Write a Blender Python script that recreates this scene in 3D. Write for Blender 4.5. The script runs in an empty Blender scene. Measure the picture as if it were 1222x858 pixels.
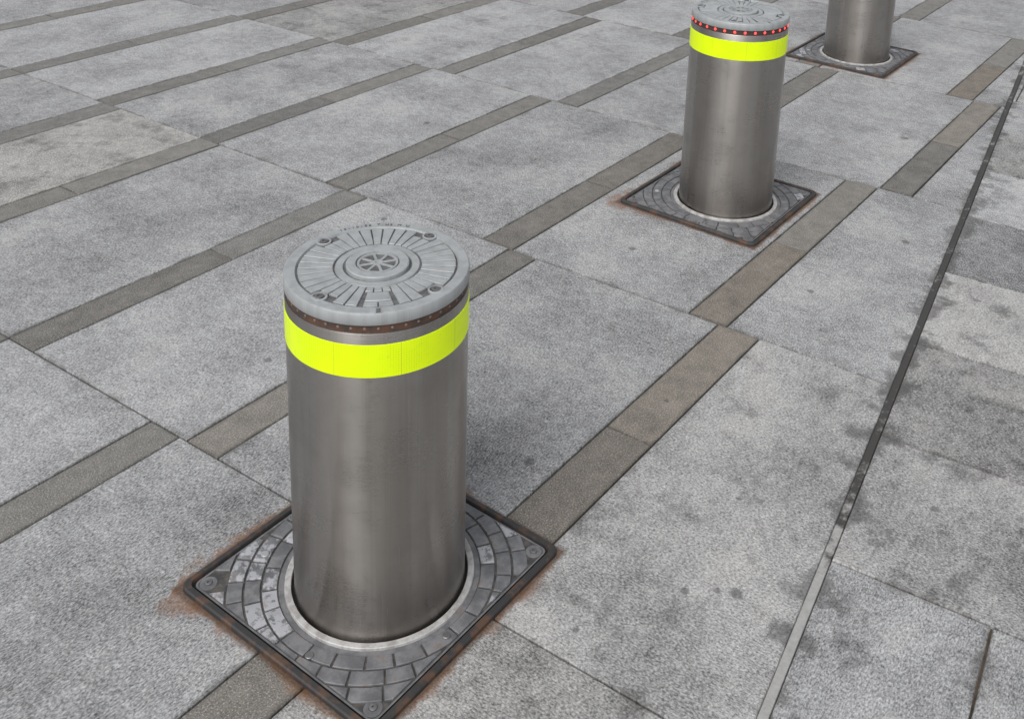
import bpy, bmesh, math, random
from mathutils import Vector, Matrix
random.seed(7)
S=bpy.context.scene
col=bpy.context.collection
def link(o): col.objects.link(o); return o
# ------------------------------------------------------------------ node helper
class G:
    def __init__(s,name):
        s.mat=bpy.data.materials.new(name); s.mat.use_nodes=True
        s.nt=s.mat.node_tree; s.b=s.nt.nodes['Principled BSDF']; s.out=s.nt.nodes['Material Output']
    def n(s,t,**k):
        x=s.nt.nodes.new(t)
        for a,b in k.items(): setattr(x,a,b)
        return x
    def put(s,sock,v):
        if isinstance(v,bpy.types.NodeSocket): s.nt.links.new(v,sock)
        elif v is not None:
            if isinstance(v,(tuple,list)) and len(v)==3 and sock.type=='RGBA': v=(*v,1)
            sock.default_value=v
    def m(s,op,a,b=None,c=None,clamp=False):
        x=s.n('ShaderNodeMath',operation=op,use_clamp=clamp)
        for i,v in enumerate((a,b,c)):
            if v is not None: s.put(x.inputs[i],v)
        return x.outputs[0]
    def v(s,op,a,b=None):
        x=s.n('ShaderNodeVectorMath',operation=op)
        s.put(x.inputs[0],a)
        if b is not None: s.put(x.inputs[1],b)
        return x.outputs['Value'] if op in('LENGTH','DISTANCE','DOT_PRODUCT') else x.outputs[0]
    def noise(s,vec,scale,detail=2,rough=.5,dist=0,dim='2D'):
        x=s.n('ShaderNodeTexNoise'); x.noise_dimensions=dim; s.put(x.inputs['Vector'],vec); s.put(x.inputs['Scale'],scale)
        s.put(x.inputs['Detail'],detail); s.put(x.inputs['Roughness'],rough); s.put(x.inputs['Distortion'],dist)
        return x.outputs['Fac']
    def vor(s,vec,scale,feature='F1',rand=1):
        x=s.n('ShaderNodeTexVoronoi',feature=feature); x.voronoi_dimensions='2D'; s.put(x.inputs['Vector'],vec); s.put(x.inputs['Scale'],scale)
        s.put(x.inputs['Randomness'],rand)
        return x
    def mr(s,v,a,b,c=0.,d=1.,smooth=True):
        x=s.n('ShaderNodeMapRange'); x.interpolation_type='SMOOTHSTEP' if smooth else 'LINEAR'
        s.put(x.inputs[0],v)
        for i,t in enumerate((a,b,c,d)): s.put(x.inputs[i+1],t)
        return x.outputs[0]
    def mix(s,f,a,b,mode='MIX'):
        x=s.n('ShaderNodeMix',data_type='RGBA',blend_type=mode); s.put(x.inputs[0],f)
        s.put(x.inputs[6],a); s.put(x.inputs[7],b); return x.outputs[2]
    def attr(s,name):
        x=s.n('ShaderNodeAttribute',attribute_type='GEOMETRY',attribute_name=name); return x
    def sep(s,v):
        x=s.n('ShaderNodeSeparateXYZ'); s.put(x.inputs[0],v); return x.outputs
    def comb(s,x_,y_,z_):
        x=s.n('ShaderNodeCombineXYZ')
        for i,t in enumerate((x_,y_,z_)): s.put(x.inputs[i],t)
        return x.outputs[0]
    def obj(s): return s.n('ShaderNodeTexCoord').outputs['Object']
    def bump(s,h,strength,dist,nrm=None):
        x=s.n('ShaderNodeBump'); s.put(x.inputs['Strength'],strength); s.put(x.inputs['Distance'],dist); s.put(x.inputs['Height'],h)
        if nrm: s.put(x.inputs['Normal'],nrm)
        return x.outputs[0]
    def P(s,**k):
        for a,b in k.items(): s.put(s.b.inputs[a.replace('_',' ')],b)

PL=[(-.006,-.004),(-.237,1.633),(-.472,3.277)]      # plate centres
BO=[(.0095,-.0070),(-.219,1.631),(-.455,3.275)]       # bollard centres
HP=.221
DX,DS=.655,-.136                                    # drain  x = DX + DS*y
# ------------------------------------------------------------------ granite
def stone_common(g):
    P=g.obj(); X,Y,Z=g.sep(P)
    a=g.sep(g.attr('bx').outputs['Vector']); b=g.sep(g.attr('by').outputs['Vector']); k=g.sep(g.attr('sk').outputs['Vector'])
    yp=g.m('SUBTRACT',Y,g.m('MULTIPLY',k[0],X)); xp=g.m('ADD',X,g.m('MULTIPLY',k[1],Y))
    d=g.m('MINIMUM',g.m('MINIMUM',g.m('SUBTRACT',xp,a[0]),g.m('SUBTRACT',a[1],xp)),g.m('MINIMUM',g.m('SUBTRACT',yp,b[0]),g.m('SUBTRACT',b[1],yp)))
    dd=g.m('ABSOLUTE',g.m('SUBTRACT',X,g.m('ADD',DX,g.m('MULTIPLY',DS,Y))))
    return P,X,Y,a[2],b[2],k[2],d,dd
def grime(g,c,P,X,Y,d,dd,n1,n2,edge=.6):
    w=g.mr(n1,.35,.75,.002,.02)
    e=g.m('MULTIPLY',g.mr(g.m('DIVIDE',d,w),0,1,1,0),g.mr(n2,.3,.6,.35,1))
    c=g.mix(g.m('MULTIPLY',e,edge),c,(.075,.07,.065))
    w2=g.mr(n1,.38,.7,.004,.085)
    e2=g.m('MULTIPLY',g.mr(g.m('DIVIDE',dd,w2),.15,1,1,0),.6)
    c=g.mix(e2,c,(.085,.085,.085))
    spots=[(.0325,.362,.011),(.729,1.064,.011),(.499,.319,.012),(.47,.305,.007),(.428,.272,.008),(-.615,.27,.010),(.141,.689,.007),(.035,2.48,.014),
           (.40,.52,.006),(-.27,1.2,.010),(.2,1.3,.009),(-.9,.9,.01),(.33,.1,.007),(-1.3,1.5,.012),(.30,1.72,.012),(.70,.72,.008)]
    acc=None
    XY=g.comb(X,Y,0.)
    for (sx,sy,r) in spots:
        f=g.m('DIVIDE',g.v('DISTANCE',XY,(sx,sy,0)),r)
        acc=f if acc is None else g.m('MINIMUM',acc,f)
    acc=g.mr(g.m('ADD',acc,g.m('MULTIPLY',n2,.9)),.95,1.7,1,0)
    c=g.mix(g.m('MULTIPLY',acc,.6),c,(.07,.07,.07))
    ra=None; rb=None
    for i,(px,py) in enumerate(PL):
        ux=g.m('SUBTRACT',X,px); uy=g.m('SUBTRACT',Y,py)
        qx=g.m('MAXIMUM',g.m('SUBTRACT',g.m('ABSOLUTE',ux),HP),0.); qy=g.m('MAXIMUM',g.m('SUBTRACT',g.m('ABSOLUTE',uy),HP),0.)
        sd=g.m('SQRT',g.m('ADD',g.m('MULTIPLY',qx,qx),g.m('MULTIPLY',qy,qy)))
        cd=g.v('DISTANCE',g.comb(ux,uy,0.),(-.225,-.215,0))
        r=g.m('DIVIDE',sd,g.mr(cd,.02,.18,.052,.019))
        ra=r if ra is None else g.m('MINIMUM',ra,r)
        rb=sd if rb is None else g.m('MINIMUM',rb,sd)
    ra=g.mr(g.m('DIVIDE',ra,g.mr(n1,.35,.66,.15,1.5)),0,1,1,0)
    rb=g.mr(rb,.002,.012,1,0)
    c=g.mix(g.m('MULTIPLY',g.m('MULTIPLY',ra,g.mr(n2,.3,.65,.5,1)),.85),c,(.20,.088,.032))
    c=g.mix(g.m('MULTIPLY',rb,.6),c,(.06,.035,.02))
    return c
def granite():
    g=G('granite_slab_stone'); P,X,Y,r1,r2,kind,d,dd=stone_common(g)
    off=g.comb(g.m('MULTIPLY',r1,37.),g.m('MULTIPLY',r2,53.),0.)
    q=g.v('ADD',P,off)
    sel=g.m('GREATER_THAN',r2,.75)
    qs=g.sep(q)
    sx=g.m('MULTIPLY',qs[0],g.m('SUBTRACT',1.15,g.m('MULTIPLY',sel,.65)))
    sy=g.m('MULTIPLY',qs[1],g.m('ADD',.42,g.m('MULTIPLY',sel,.65)))
    qq=g.comb(sx,sy,0.)
    f1=g.noise(qq,330,2,.8)
    f3=g.noise(q,40,4,.75)
    f4=g.noise(q,3.6,5,.68)
    n1=g.noise(P,11,5,.7)
    dkn=g.noise(q,230,1,.6)
    tone=g.mr(r1,0,1,.290,.365,False)
    tone=g.m('ADD',tone,g.m('MULTIPLY',kind,g.mr(r1,0,1,-.05,.05,False)))
    br=g.m('ADD',tone,g.m('MULTIPLY',g.m('SUBTRACT',f4,.5),.40))
    br=g.m('ADD',br,g.m('MULTIPLY',g.m('SUBTRACT',f3,.5),.30))
    br=g.m('ADD',br,g.m('MULTIPLY',g.m('SUBTRACT',f1,.5),.76))
    dk=g.mr(dkn,.28,.44,1,0)
    br=g.m('MULTIPLY',br,g.m('SUBTRACT',1.,g.m('MULTIPLY',dk,.38)))
    br=g.m('ADD',br,g.m('MULTIPLY',g.mr(dkn,.60,.74,0,1),.10))
    br=g.m('MAXIMUM',br,.05)
    so=g.m('MULTIPLY',g.mr(n1,.50,.72,0,1),g.m('ADD',g.mr(r2,.3,1,.10,.38),g.m('MULTIPLY',kind,.12)))
    br=g.m('MULTIPLY',br,g.m('SUBTRACT',1.,so))
    warm=g.mr(r2,.7,1,0,1)
    c=g.comb(g.m('MULTIPLY',br,g.m('ADD',.985,g.m('MULTIPLY',warm,.03))),br,g.m('MULTIPLY',br,g.m('SUBTRACT',1.02,g.m('MULTIPLY',warm,.06))))
    c=g.mix(g.m('MULTIPLY',g.mr(f4,.54,.75,0,1),.16),c,(.33,.31,.27))
    c=grime(g,c,P,X,Y,d,dd,n1,f3)
    g.P(Base_Color=c,Roughness=.8,Normal=g.bump(f1,.38,.003)); g.b.inputs['Specular IOR Level'].default_value=.3
    return g.mat
def strip():
    g=G('band_stone'); P,X,Y,r1,r2,kind,d,dd=stone_common(g)
    q=g.v('ADD',P,g.comb(g.m('MULTIPLY',r1,37.),g.m('MULTIPLY',r2,53.),0.))
    f1=g.noise(q,340,2,.7); f3=g.noise(q,36,4,.7); n1=g.noise(P,11,4,.65)
    br=g.mr(r1,0,1,.155,.205,False)
    br=g.m('ADD',br,g.m('MULTIPLY',g.m('SUBTRACT',n1,.5),.12))
    br=g.m('ADD',br,g.m('MULTIPLY',g.m('SUBTRACT',f3,.5),.12))
    br=g.m('ADD',br,g.m('MULTIPLY',g.m('SUBTRACT',f1,.5),.32))
    br=g.m('MAXIMUM',g.m('ADD',br,g.m('MULTIPLY',g.mr(f1,.62,.72,0,1),.16)),.03)
    # the bands are browner toward the camera / bollard row, greener-grey further left
    w=g.m('MULTIPLY',g.mr(r2,0,1,.2,1),g.mr(X,-1.2,.1,.25,1))
    c=g.comb(g.m('MULTIPLY',br,g.m('ADD',1.,g.m('MULTIPLY',w,.11))),br,g.m('MULTIPLY',br,g.m('SUBTRACT',.96,g.m('MULTIPLY',w,.09))))
    c=grime(g,c,P,X,Y,d,dd,n1,f3,.7)
    g.P(Base_Color=c,Roughness=.8,Normal=g.bump(f1,.5,.003)); g.b.inputs['Specular IOR Level'].default_value=.3
    return g.mat
M_gran,M_strip=granite(),strip()
# ------------------------------------------------------------------ polygons
def clip(poly,nx,ny,c):
    out=[]
    for i in range(len(poly)):
        p,q=poly[i],poly[(i+1)%len(poly)]
        a=nx*p[0]+ny*p[1]-c; b=nx*q[0]+ny*q[1]-c
        if a<=0: out.append(p)
        if a*b<0:
            t=a/(a-b); out.append((p[0]+t*(q[0]-p[0]),p[1]+t*(q[1]-p[1])))
    return out
def area(p): return .5*sum(p[i][0]*p[(i+1)%len(p)][1]-p[(i+1)%len(p)][0]*p[i][1] for i in range(len(p)))
def inset(p,d):
    q=list(p); n=len(p)
    for i in range(n):
        a,b=p[i],p[(i+1)%n]; L=math.hypot(b[0]-a[0],b[1]-a[1])
        if L<1e-6: continue
        nx,ny=(b[1]-a[1])/L,-(b[0]-a[0])/L
        q=clip(q,nx,ny,nx*a[0]+ny*a[1]-d)
        if len(q)<3: return []
    return q
class Slabs:
    def __init__(s): s.v=[];s.f=[];s.mi=[];s.bx=[];s.by=[];s.sk=[]
    def add(s,poly,bx,by,sk,mi):
        r1,r2=random.random(),random.random()
        o=inset(poly,.0016+random.random()*.0008)
        if len(o)<3 or area(o)<.0015: return
        t=inset(o,.0016)
        if len(t)!=len(o): return
        z=random.uniform(-.0008,.0008); tx,ty=random.uniform(-.0012,.0012),random.uniform(-.0012,.0012)
        cx=sum(p[0] for p in o)/len(o); cy=sum(p[1] for p in o)/len(o)
        zz=lambda p:z+tx*(p[0]-cx)+ty*(p[1]-cy)
        n=len(o); b=len(s.v)
        s.v+=[(p[0],p[1],-.012) for p in o]+[(p[0],p[1],zz(p)-.0022) for p in o]+[(p[0],p[1],zz(p)) for p in t]
        fs=[[b+2*n+i for i in range(n)]]
        for L in (0,1):
            for i in range(n):
                j=(i+1)%n; fs.append([b+L*n+i,b+L*n+j,b+(L+1)*n+j,b+(L+1)*n+i])
        for f in fs:
            s.f.append(f); s.mi.append(mi); s.bx.append((bx[0],bx[1],r1)); s.by.append((by[0],by[1],r2)); s.sk.append(sk)
    def build(s,name,mats):
        me=bpy.data.meshes.new(name); me.from_pydata(s.v,[],s.f); 
        for m in mats: me.materials.append(m)
        me.polygons.foreach_set('material_index',s.mi)
        for nm,dat in (('bx',s.bx),('by',s.by),('sk',s.sk)):
            a=me.attributes.new(nm,'FLOAT_VECTOR','FACE'); a.data.foreach_set('vector',[t for d in dat for t in d])
        me.update(); return link(bpy.data.objects.new(name,me))
SK=.047
rows=[(-2.95,-1.95,1),(-1.95,-.96,0),(-.96,.028,2),(.028,1.016,1),(1.016,2.016,0),(2.016,3.04,3)]
y=3.04;k=0
while y<14: rows.append((y,y+1.01,0 if k%2==0 else 3)); y+=1.01; k+=1
pat={1:[(.088,.193),(-.526,-.438),(-1.125,-1.033),(-1.76,-1.667),(-2.27,-2.175)],
     0:[(.008,.109),(-.616,-.515),(-1.202,-1.113),(-1.77,-1.68),(-2.31,-2.22),(-2.84,-2.75)],
     2:[(-.029,.073),(-.630,-.545),(-1.21,-1.12),(-1.79,-1.70)],
     3:[(.115,.215),(-.53,-.427),(-1.09,-1.0),(-1.655,-1.57)]}
A=Slabs(); GL,GR=.0090,.0052
for (y0,y1,pk) in rows:
    st=sorted(pat[pk]); 
    while st[-1][1]<2.2: st.append((st[-1][0]+.6,st[-1][0]+.695))
    while st[0][0]>-11: st.insert(0,(st[0][0]-.575,st[0][0]-.575+.092))
    def quad(a,b,c,d): 
        p=[(a,c+SK*a),(b,c+SK*b),(b,d+SK*b),(a,d+SK*a)]
        return clip(p,1,-DS,DX-GL)
    for i,(a,b) in enumerate(st):
        ym=(y0+y1)/2+random.uniform(-.03,.03)
        for c,d in((y0,ym),(ym,y1)):
            p=quad(a,b,c,d)
            if len(p)>2: A.add(p,(a,b),(c,d),(SK,0,0),1)
        if i+1<len(st):
            p=quad(b,st[i+1][0],y0,y1)
            if len(p)>2: A.add(p,(b,st[i+1][0]),(y0,y1),(SK,0,0),0)
A.build('granite_paving',[M_gran,M_strip])
B=Slabs(); yc=.425-.385*9; r=0
while yc<13:
    rr=r-9
    if rr==-1: xs=[-.1,.42,.91,1.62,2.4,3.2,4.1]
    elif rr==0: xs=[-.2,.5,1.22,1.9,2.7,3.4,4.1]
    elif rr==1: xs=[-.2,.3,.913,1.6,2.3,3.1,4.1]
    elif rr==2: xs=[-.1,.36,1.35,2.1,2.9,3.5,4.1]
    else:
        xs=[-3.0+random.uniform(0,.5)]
        while xs[-1]<4.1: xs.append(xs[-1]+random.choice([.55,.7,.85]))
    y1=yc+.385
    for a,b in zip(xs,xs[1:]):
        def w(xp,yp):
            x=(xp-.1*yp)/1.01; return (x,yp+.1*x)
        p=[w(a,yc),w(b,yc),w(b,y1),w(a,y1)]
        p=clip(p,-1,DS,-(DX+GR))
        if len(p)>2: B.add(p,(a,b),(yc,y1),(.1,.1,1),0)
    yc=y1; r+=1
B.build('granite_sidewalk',[M_gran])
def sheet(name,x0,x1,y0,y1,z,mat):
    me=bpy.data.meshes.new(name); me.from_pydata([(x0,y0,z),(x1,y0,z),(x1,y1,z),(x0,y1,z)],[],[(0,1,2,3)]); me.materials.append(mat); return link(bpy.data.objects.new(name,me))
g=G('far_ground_stone'); P=g.obj(); X,Y,_=g.sep(P)
n=g.noise(P,40,3,.7)
near=g.m('MAXIMUM',g.m('ABSOLUTE',g.m('ADD',X,3.)),g.m('ABSOLUTE',g.m('SUBTRACT',Y,5.)))
jn=g.mix(g.mr(g.noise(P,9,3,.7),.42,.66),(.03,.028,.026),(.12,.09,.06))
g.P(Base_Color=g.mix(g.mr(near,7.,8.),jn,g.mix(n,(.2,.2,.21),(.33,.33,.335))),Roughness=.9)
sheet('ground',-400,400,-400,400,-.007,g.mat)
# drain channel edge
g=G('drain_steel_edge'); P=g.obj(); X,Y,_=g.sep(P)
dn=g.noise(P,9,5,.8); db=g.m('ADD',dn,g.mr(Y,.25,.85,-.16,.16))
c=g.mix(g.mr(db,.42,.62),g.mix(g.noise(P,90,3,.6),(.26,.26,.255),(.42,.42,.41)),(.05,.048,.046))
g.P(Base_Color=c,Roughness=.6,Normal=g.bump(g.noise(P,60,3,.6),.4,.003)); M_dr=g.mat
bm=bmesh.new()
def bar(bm,o0,o1,z0,z1,mi):
    ys=[-3+.25*i for i in range(68)]
    prev=None
    for y in ys:
        cx=DX+DS*y; ring=[bm.verts.new((cx+o,y,z)) for o,z in((o0,z0),(o0,z1-.001),(o0+.001,z1),(o1-.001,z1),(o1,z1-.001),(o1,z0))]
        if prev:
            for i in range(5): f=bm.faces.new((prev[i],prev[i+1],ring[i+1],ring[i])); f.material_index=mi
        prev=ring
bar(bm,-.0100,.0055,-.007,-.0012,0)
bmesh.ops.recalc_face_normals(bm,faces=bm.faces)
me=bpy.data.meshes.new('drain_channel'); bm.to_mesh(me); bm.free(); me.materials.append(M_dr)
link(bpy.data.objects.new('drain_channel',me))
# ------------------------------------------------------------------ metal materials
def brushed():
    g=G('brushed_stainless'); P=g.obj(); X,Y,Z=g.sep(P)
    ang=g.m('ARCTAN2',Y,X)
    cyl=g.comb(g.m('MULTIPLY',ang,.14),Z,0.)
    fine=g.noise(g.comb(g.m('MULTIPLY',ang,2.),g.m('MULTIPLY',Z,900.),0.),1,2,.7)
    vert=g.noise(g.comb(g.m('MULTIPLY',ang,2.5),g.m('MULTIPLY',Z,1.2),0.),1,2,.5)
    vert2=g.noise(g.comb(g.m('MULTIPLY',ang,26.),g.m('MULTIPLY',Z,1.8),0.),1,4,.6)
    blot=g.noise(cyl,8,5,.65)
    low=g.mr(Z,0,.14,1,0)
    c=g.mix(g.mr(vert,.35,.68),(.37,.348,.325),(.445,.425,.405))
    c=g.mix(g.m('MULTIPLY',g.mr(vert2,.5,.75),.16),c,(.21,.19,.172))
    c=g.mix(g.m('MULTIPLY',g.mr(blot,.48,.72),.25),c,(.26,.24,.22))
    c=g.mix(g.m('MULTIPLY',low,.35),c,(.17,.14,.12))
    sc=g.noise(g.comb(g.m('MULTIPLY',ang,90.),g.m('MULTIPLY',Z,9.),3.),1,1,.5,.8)
    c=g.mix(g.m('MULTIPLY',g.mr(sc,.76,.80),.3),c,(.6,.6,.6))
    t=g.n('ShaderNodeTangent',direction_type='RADIAL',axis='Z')
    ro=g.m('ADD',g.mr(blot,.3,.7,.27,.34),g.m('MULTIPLY',g.m('SUBTRACT',fine,.5),.10))
    g.P(Base_Color=c,Metallic=1.,Roughness=ro,Anisotropic=.9,Tangent=t.outputs[0])
    g.b.inputs['Anisotropic Rotation'].default_value=.25
    return g.mat
M_body=brushed()
def castalu():
    g=G('cast_aluminium'); P=g.obj(); n=g.noise(P,45,4,.65); f=g.noise(P,600,2,.6)
    c=g.mix(g.mr(n,.35,.7),(.39,.41,.42),(.31,.325,.33)); c=g.mix(g.m('MULTIPLY',f,.3),c,(.46,.48,.49))
    g.P(Base_Color=c,Metallic=.2,Roughness=.5,Normal=g.bump(f,.2,.001)); return g.mat
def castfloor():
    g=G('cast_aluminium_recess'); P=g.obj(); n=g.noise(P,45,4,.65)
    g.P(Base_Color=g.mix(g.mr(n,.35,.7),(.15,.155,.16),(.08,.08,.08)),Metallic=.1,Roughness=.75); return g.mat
M_cap,M_capf=castalu(),castfloor()
def ledring(rusty):
    g=G('led_ring_rusty' if rusty else 'led_ring_dark'); P=g.obj(); n=g.noise(P,60,3,.6,dim='3D')
    c=g.mix(g.mr(n,.35,.65),(.12,.06,.038),(.06,.045,.04)) if rusty else g.mix(g.mr(n,.35,.65),(.09,.035,.03),(.04,.035,.035))
    g.P(Base_Color=c,Roughness=.6,Metallic=.1); return g.mat
M_ringr,M_ringd=ledring(1),ledring(0)
g=G('led_off_lens'); g.P(Base_Color=(.20,.155,.13),Roughness=.35); M_off=g.mat
g=G('led_lit_red'); g.P(Base_Color=(.8,.05,.04),Roughness=.3,Emission_Color=(1,.06,.05),Emission_Strength=2.2); M_on=g.mat; g.mat.cycles.emission_sampling='NONE'
def tape():
    g=G('fluorescent_tape'); P=g.obj(); X,Y,Z=g.sep(P); ang=g.m('ARCTAN2',Y,X)
    cyl=g.comb(g.m('MULTIPLY',ang,.139),Z,0.)
    v=g.vor(cyl,260,'DISTANCE_TO_EDGE',.0).outputs['Distance']
    line=g.mr(v,.04,.14,1,0)
    blot=g.noise(cyl,14,3,.6)
    c=g.mix(g.m('MULTIPLY',line,g.mr(blot,.4,.6,.1,.6)),(.72,.93,.002),(.45,.66,.0))
    c=g.mix(g.m('MULTIPLY',g.mr(g.noise(cyl,60,3,.7),.6,.8),.25),c,(.45,.55,.03))
    fr=g.m('ABSOLUTE',g.m('SUBTRACT',g.m('FRACT',g.m('ADD',g.m('MULTIPLY',ang,1.43),.42)),.5))
    seam=g.m('LESS_THAN',fr,.0045)
    c=g.mix(g.m('MULTIPLY',seam,.6),c,(.35,.42,.03))
    g.P(Base_Color=c,Roughness=.38,Emission_Color=c,Emission_Strength=.12)  # tape is no lamp; faint emission is added to mimic its fluorescence
    g.b.inputs['Specular IOR Level'].default_value=.35
    g.mat.cycles.emission_sampling='NONE'
    return g.mat
M_tape=tape()
def iron():
    g=G('cast_iron'); P=g.obj(); t=g.sep(g.attr('tone').outputs['Vector'])[0]
    n=g.noise(P,30,4,.65); f=g.noise(P,420,2,.65)
    c=g.mix(g.mr(n,.35,.68),(.105,.109,.117),(.195,.20,.21))
    c=g.mix(g.m('MULTIPLY',f,.3),c,(.24,.24,.25))
    n2=g.noise(g.v('ADD',P,(3,1,0)),70,4,.65)
    lf=g.m('MULTIPLY',g.mr(g.m('ADD',n2,g.m('MULTIPLY',t,.30)),.60,.74),g.mr(t,.05,.3,0,1))
    c=g.mix(g.m('MULTIPLY',lf,.8),c,(.43,.44,.47))
    c=g.mix(g.m('MULTIPLY',g.mr(n,.60,.74),.4),c,(.16,.09,.05))
    g.P(Base_Color=c,Metallic=.1,Roughness=.55,Normal=g.bump(f,.5,.001)); return g.mat
def irongroove():
    g=G('cast_iron_groove'); P=g.obj(); n=g.noise(P,50,3,.7)
    g.P(Base_Color=g.mix(g.mr(n,.35,.68),(.045,.045,.046),(.10,.092,.085)),Roughness=.8); return g.mat
def ironframe():
    g=G('iron_frame'); P=g.obj(); n=g.noise(P,24,4,.7); f=g.noise(P,300,2,.6)
    c=g.mix(g.mr(n,.46,.66),(.03,.03,.032),(.10,.055,.033)); c=g.mix(g.m('MULTIPLY',f,.3),c,(.08,.08,.08))
    g.P(Base_Color=c,Roughness=.55,Metallic=.1); return g.mat
g=G('gap_shade_black'); g.P(Base_Color=(.012,.012,.012),Roughness=.9); M_gapshade=g.mat  # flat black paints deep-gap shade into the shallow gaps of the plate
def galv():
    g=G('galvanised_collar'); P=g.obj(); n=g.noise(P,40,4,.65)
    g.P(Base_Color=g.mix(g.mr(n,.38,.66),(.48,.48,.475),(.32,.31,.30)),Metallic=.1,Roughness=.5); return g.mat
M_iron,M_frame,M_galv,M_groove=iron(),ironframe(),galv(),irongroove()
g=G('bolt_steel'); g.P(Base_Color=(.2,.2,.205),Metallic=.6,Roughness=.45); M_bolt=g.mat
# ------------------------------------------------------------------ mesh tools
def lathe(bm,prof,N=128,mi=0,smooth=True,c=(0,0)):
    rings=[]
    for r,z in prof:
        if r<1e-6: rings.append([bm.verts.new((c[0],c[1],z))])
        else: rings.append([bm.verts.new((c[0]+r*math.cos(2*math.pi*i/N),c[1]+r*math.sin(2*math.pi*i/N),z)) for i in range(N)])
    for a,b in zip(rings,rings[1:]):
        for i in range(N):
            j=(i+1)%N
            vs=[a[i%len(a)],a[j%len(a)],b[j%len(b)],b[i%len(b)]]
            u=[]
            for v in vs:
                if v not in u: u.append(v)
            if len(u)>2:
                f=bm.faces.new(u); f.material_index=mi; f.smooth=smooth
def block(bm,poly,z0,z1,ch=.0008,mi=0,lay=None,val=0):
    t=inset(poly,ch)
    if len(t)!=len(poly): 
        cx=sum(p[0] for p in poly)/len(poly); cy=sum(p[1] for p in poly)/len(poly)
        t=[(cx+(p[0]-cx)*.93,cy+(p[1]-cy)*.93) for p in poly]
    n=len(poly)
    R=[[bm.verts.new((p[0],p[1],z)) for p in q] for q,z in((poly,z0),(poly,z1-ch),(t,z1))]
    fs=[bm.faces.new(R[2])]
    for a,b in zip(R,R[1:]):
        for i in range(n): fs.append(bm.faces.new((a[i],a[(i+1)%n],b[(i+1)%n],b[i])))
    for f in fs:
        f.material_index=mi
        if lay is not None: f[lay]=Vector((val,0,0))
def wedge(r0,r1,a0,a1,n=2):
    p=[]
    for i in range(n+1):
        a=a0+(a1-a0)*i/n; p.append((r1*math.cos(a),r1*math.sin(a)))
    q=[]
    for i in range(n+1):
        a=a1+(a0-a1)*i/n; q.append((r0*math.cos(a),r0*math.sin(a)))
    p=p+q
    if area(p)<0: p.reverse()
    return p
def rot(p,a): return [(x*math.cos(a)-y*math.sin(a),x*math.sin(a)+y*math.cos(a)) for x,y in p]
def finish(bm,name,mats,parent=None,edge_split=None):
    me=bpy.data.meshes.new(name); bm.to_mesh(me); bm.free()
    for m in mats: me.materials.append(m)
    if edge_split: me.set_sharp_from_angle(angle=math.radians(edge_split))
    o=bpy.data.objects.new(name,me); link(o)
    if parent: o.parent=parent
    return o
H=.5657
def arc_text(bm,txt,r,amid,size,z,mi):
    step=size*.78/r
    for i,ch in enumerate(txt):
        if ch==' ': continue
        cu=bpy.data.curves.new('glyph','FONT'); cu.body=ch; cu.size=size; cu.extrude=.0006; cu.align_x='CENTER'; cu.resolution_u=2
        ob=bpy.data.objects.new('glyph',cu); link(ob)
        bpy.context.view_layer.update()
        me=ob.to_mesh()
        a=amid-(i-(len(txt)-1)/2)*step
        Mx=Matrix.Translation((r*math.cos(a),r*math.sin(a),z))@Matrix.Rotation(a-math.pi/2,4,'Z')
        me2=me.copy(); me2.transform(Mx)
        n0=len(bm.faces); bm.from_mesh(me2)
        bm.faces.ensure_lookup_table()
        for f in bm.faces[n0:]: f.material_index=mi
        ob.to_mesh_clear(); bpy.data.objects.remove(ob); bpy.data.curves.remove(cu); bpy.data.meshes.remove(me2)
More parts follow.
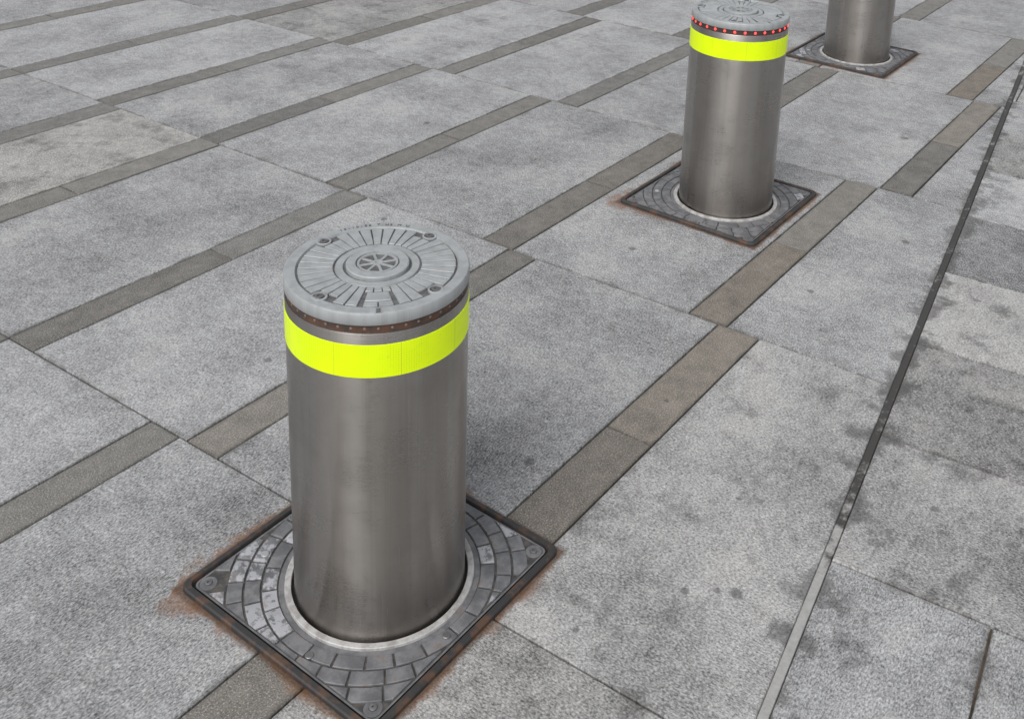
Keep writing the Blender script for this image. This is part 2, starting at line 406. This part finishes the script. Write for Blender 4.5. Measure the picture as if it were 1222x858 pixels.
def make_bollard(pos,lit,rotz,sz):
    E=bpy.data.objects.new('bollard',None); link(E); E.location=(pos[0],pos[1],0); E.rotation_euler=(0,0,rotz); E.scale=(1,1,sz); E.empty_display_size=.1
    bm=bmesh.new()
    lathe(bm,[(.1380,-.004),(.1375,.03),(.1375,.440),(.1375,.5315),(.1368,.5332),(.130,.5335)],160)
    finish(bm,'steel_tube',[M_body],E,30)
    bm=bmesh.new(); lathe(bm,[(.1376,.4640),(.1384,.4643),(.1384,.5157),(.1376,.5160)],160); finish(bm,'reflective_band',[M_tape],E,40)
    bm=bmesh.new(); lathe(bm,[(.1350,.528),(.1350,.552)],128); finish(bm,'led_ring',[M_ringr if not lit else M_ringd],E)
    bm=bmesh.new()
    nl=30 if lit else 44
    for i in range(nl):
        a=2*math.pi*i/nl
        s=.0038 if lit else .0022
        m=Matrix.Rotation(a,4,'Z')@Matrix.Translation((.1351,0,.5400))@Matrix.Diagonal((.0020 if lit else .0007,s,s,1))
        bmesh.ops.create_uvsphere(bm,u_segments=10,v_segments=6,radius=1,matrix=m)
    for f in bm.faces: f.smooth=True
    finish(bm,'led_lamps',[M_on if lit else M_off],E)
    bm=bmesh.new(); T=H
    lathe(bm,[(.128,.5465),(.1375,.5465),(.1385,.5480),(.1385,T-.003),(.1372,T-.0006),(.1355,T)],160)
    lathe(bm,[(.1355,T),(.1215,T),(.1200,T-.0030)],160)
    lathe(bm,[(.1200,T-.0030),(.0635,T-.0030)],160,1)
    lathe(bm,[(.0635,T-.0030),(.0625,T-.0004),(.0520,T-.0004),(.0510,T-.0026)],128)
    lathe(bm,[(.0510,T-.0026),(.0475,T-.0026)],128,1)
    lathe(bm,[(.0475,T-.0026),(.0472,T+.0030),(.0455,T+.0042),(.0330,T+.0042),(.0325,T+.0016)],128)
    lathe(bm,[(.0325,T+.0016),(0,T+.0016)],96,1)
    lathe(bm,[(.0310,T+.0010),(.0306,T+.0036),(.0272,T+.0036),(.0268,T+.0012)],96)
    lathe(bm,[(.0085,T+.0010),(.0082,T+.0038),(.0042,T+.0038),(.0038,T+.0022),(0,T+.0022)],32)
    for i in range(8):
        a=2*math.pi*i/8+.2; block(bm,rot([(.0075,-.0020),(.0275,-.0020),(.0275,.0020),(.0075,.0020)],a),T+.001,T+.0034,.0004)
    nr=38
    for i in range(nr):
        a=2*math.pi*(i+.5)/nr; da=2*math.pi/nr
        deg=math.degrees(a)%360
        r1=.103 if min((deg-45)%90,90-(deg-45)%90)<8 else .1175
        if 258<deg<282:
            r1=.078
        block(bm,wedge(.0665,r1,a-da*.5+.012,a+da*.5-.012,1),T-.0031,T-.0002,.0006)
    block(bm,wedge(.0805,.104,math.radians(259.5),math.radians(280.5),5),T-.0031,T,.0008)
    for q0 in (259.5,270.6): block(bm,wedge(.1065,.1175,math.radians(q0),math.radians(q0+9.9),3),T-.0031,T-.0004,.0006)
    for dx in(-.0045,.0035): block(bm,[(dx,-.1375),(dx+.001,-.1375),(dx+.001,-.1235),(dx,-.1235)],T-.001,T+.0008,.0002,0)
    block(bm,[(-.0030,-.1365),(.0030,-.1365),(.0030,-.124),(-.0030,-.124)],T-.001,T+.0003,.0002,1)
    for k in range(4):
        a=math.radians(45+90*k); cx,cy=.1165*math.cos(a),.1165*math.sin(a)
        lathe(bm,[(.0118,T-.0026),(.0118,T+.0002),(.0108,T+.0008),(.0092,T+.0008),(.0088,T-.0015)],32,0,True,(cx,cy))
        lathe(bm,[(.0088,T-.0015),(.0066,T-.0015)],32,1,True,(cx,cy))
        lathe(bm,[(.0066,T-.0018),(.0064,T+.0010),(.0058,T+.0014),(.0030,T+.0014),(.0028,T-.0005),(0,T-.0005)],24,2,True,(cx,cy))
    arc_text(bm,'15-10-06 T.U2.M.U',.1255,math.radians(92),.0085,T+.0002,1)
    finish(bm,'cap',[M_cap,M_capf,M_bolt],E,35)
    return E
ROT=math.radians(46)
for i,p in enumerate(BO): make_bollard(p,i>0,ROT+(0,.3,.6)[i],(1.008,1.037,1.037)[i])
# ------------------------------------------------------------------ base plates
def rsq(a,h,cr):
    dx,dy=math.cos(a),math.sin(a); lo,hi=0,h*1.5
    for _ in range(30):
        m=(lo+hi)/2; qx=abs(m*dx)-(h-cr); qy=abs(m*dy)-(h-cr)
        s=math.hypot(max(qx,0),max(qy,0))+min(max(qx,qy),0)-cr
        if s<0: lo=m
        else: hi=m
    return lo
def make_plate(pos,bpos,seed):
    rnd=random.Random(seed); bm=bmesh.new(); lay=bm.faces.layers.float_vector.new('tone')
    ox,oy=bpos[0]-pos[0],bpos[1]-pos[1]
    N=360; A=[2*math.pi*(i+.5)/N for i in range(N)]
    sq=lambda h,cr,z:[(rsq(a,h,cr)*math.cos(a),rsq(a,h,cr)*math.sin(a),z) for a in A]
    ci=lambda r,z:[(ox+r*math.cos(a),oy+r*math.sin(a),z) for a in A]
    prof=[(ci(.1535,.0015),3),(ci(.1535,.0045),0),(ci(.1625,.0046),0),(sq(.2015,.010,.0045),6),(sq(.2045,.012,.0048),0),(sq(.2052,.012,.0020),4),(sq(.2082,.013,.0020),4),(sq(.2088,.013,.0075),1),(sq(.2098,.014,.0088),1),(sq(.2175,.018,.0088),1),(sq(.2200,.019,.0065),1),(sq(.2210,.019,-.008),1)]
    prev=None
    for pts,mi in prof:
        R=[bm.verts.new(p) for p in pts]
        if prev:
            for i in range(N):
                f=bm.faces.new((prev[i],R[i],R[(i+1)%N],prev[(i+1)%N])); f.material_index=mi
        prev=R
    lathe(bm,[(.1545,.0019),(.10,.0019)],96,4,True,(ox,oy))
    lathe(bm,[(.1425,.0019),(.1427,.0085),(.1435,.0095),(.1520,.0095),(.1532,.0085),(.1537,.0040)],160,2,True,(ox,oy))
    hs=.2000
    rr=.1645; wd=[.0265,.0275,.0275,.0275,.03]
    for k,w in enumerate(wd):
        r0,r1=rr,rr+w-.0036; rr+=w
        n=int(2*math.pi*r0/.044); ph=rnd.random()
        cuts=[ph+2*math.pi*(i+rnd.uniform(-.13,.13))/n for i in range(n)]; cuts.append(cuts[0]+2*math.pi)
        for a0,a1 in zip(cuts,cuts[1:]):
            g_=.0017/r0
            p=wedge(r0,r1,a0+g_,a1-g_,3); p=[(x+ox,y+oy) for x,y in p]
            for nx,ny in((1,0),(-1,0),(0,1),(0,-1)): p=clip(p,nx,ny,hs) if len(p)>2 else p
            if len(p)<3 or area(p)<.00012: continue
            cx=sum(q[0] for q in p)/len(p); cy=sum(q[1] for q in p)/len(p)
            if math.hypot(abs(cx)-.185,abs(cy)-.185)<.016: continue
            an=math.degrees(math.atan2(cy,cx))
            pr=.50 if -178<an<-95 else (.12 if 20<an<80 else .04)
            if seed!=11: pr*=.25
            tone=rnd.uniform(.4,1) if rnd.random()<pr else 0
            block(bm,p,.0040,.0074+rnd.uniform(-.0003,.0003),.0009,0,lay,tone)
    for sx in(1,-1):
        for sy in(1,-1):
            c=(.187*sx,.187*sy)
            lathe(bm,[(.0140,.0046),(.0135,.0056),(.0085,.0056),(.0085,.0062),(.0065,.0062)],24,0,True,c)
            lathe(bm,[(.0062,.0046),(.0060,.0078),(.0050,.0084),(.0024,.0084),(.0022,.006),(0,.006)],20,3,True,c)
    for ang,r in((-150,.188),(-75,.19),(-10,.19),(105,.19)):
        a=math.radians(ang); c=(r*math.cos(a),r*math.sin(a))
        lathe(bm,[(.0068,.0046),(.0068,.0088),(.0055,.0098),(0,.0098)],20,5 if ang==-150 else 3,True,c)
    o=finish(bm,'cast_iron_base_plate',[M_iron,M_frame,M_galv,M_bolt,M_gapshade,M_cap,M_groove],None,32)
    o.location=(pos[0],pos[1],0)
for i,(p,b) in enumerate(zip(PL,BO)): make_plate(p,b,11+i)
# ------------------------------------------------------------------ light
az,el=math.radians(-78),math.radians(50)
sv=Vector((math.cos(el)*math.cos(az),math.cos(el)*math.sin(az),math.sin(el)))
L=bpy.data.lights.new('sun','SUN'); L.energy=1.0; L.angle=math.radians(45); L.color=(1,.97,.94)
lo=bpy.data.objects.new('sun',L); link(lo); lo.rotation_euler=(-sv).to_track_quat('-Z','Y').to_euler(); lo.location=sv*10
W=bpy.data.worlds.new('World'); S.world=W; W.use_nodes=True; nt=W.node_tree; nt.nodes.clear()
sky=nt.nodes.new('ShaderNodeTexSky'); sky.sky_type='NISHITA'; sky.sun_disc=False; sky.sun_elevation=el; sky.sun_rotation=math.pi/2-az
sky.air_density=1.0; sky.dust_density=5; sky.ozone_density=1
hs=nt.nodes.new('ShaderNodeHueSaturation'); hs.inputs['Saturation'].default_value=.2
bg=nt.nodes.new('ShaderNodeBackground'); bg.inputs['Strength'].default_value=.142; wo=nt.nodes.new('ShaderNodeOutputWorld')
nt.links.new(sky.outputs[0],hs.inputs['Color']); nt.links.new(hs.outputs[0],bg.inputs[0]); nt.links.new(bg.outputs[0],wo.inputs[0])
# ------------------------------------------------------------------ camera
f,cx,cy,pit,yaw,roll,CX,CY,CZ=1283.74,702.883,6.618,.26855,2.16808,-.04463,1.08005,-1.04475,1.3921
F=Vector((math.cos(pit)*math.cos(yaw),math.cos(pit)*math.sin(yaw),-math.sin(pit))); R=Vector((math.sin(yaw),-math.cos(yaw),0)); D=F.cross(R)
c_,s_=math.cos(roll),math.sin(roll); R,D=c_*R+s_*D,-s_*R+c_*D
cd=bpy.data.cameras.new('camera'); cam=bpy.data.objects.new('camera',cd); link(cam)
U=-D; Bk=-F
cam.matrix_world=Matrix(((R.x,U.x,Bk.x,CX),(R.y,U.y,Bk.y,CY),(R.z,U.z,Bk.z,CZ),(0,0,0,1)))
cd.sensor_width=36; cd.lens=f/1222*36; cd.shift_x=-(cx-611)/1222; cd.shift_y=(cy-429)/1222; cd.clip_end=2000; cd.clip_start=.05
S.camera=cam
S.view_settings.view_transform='Standard'; S.view_settings.look='None'; S.view_settings.exposure=0
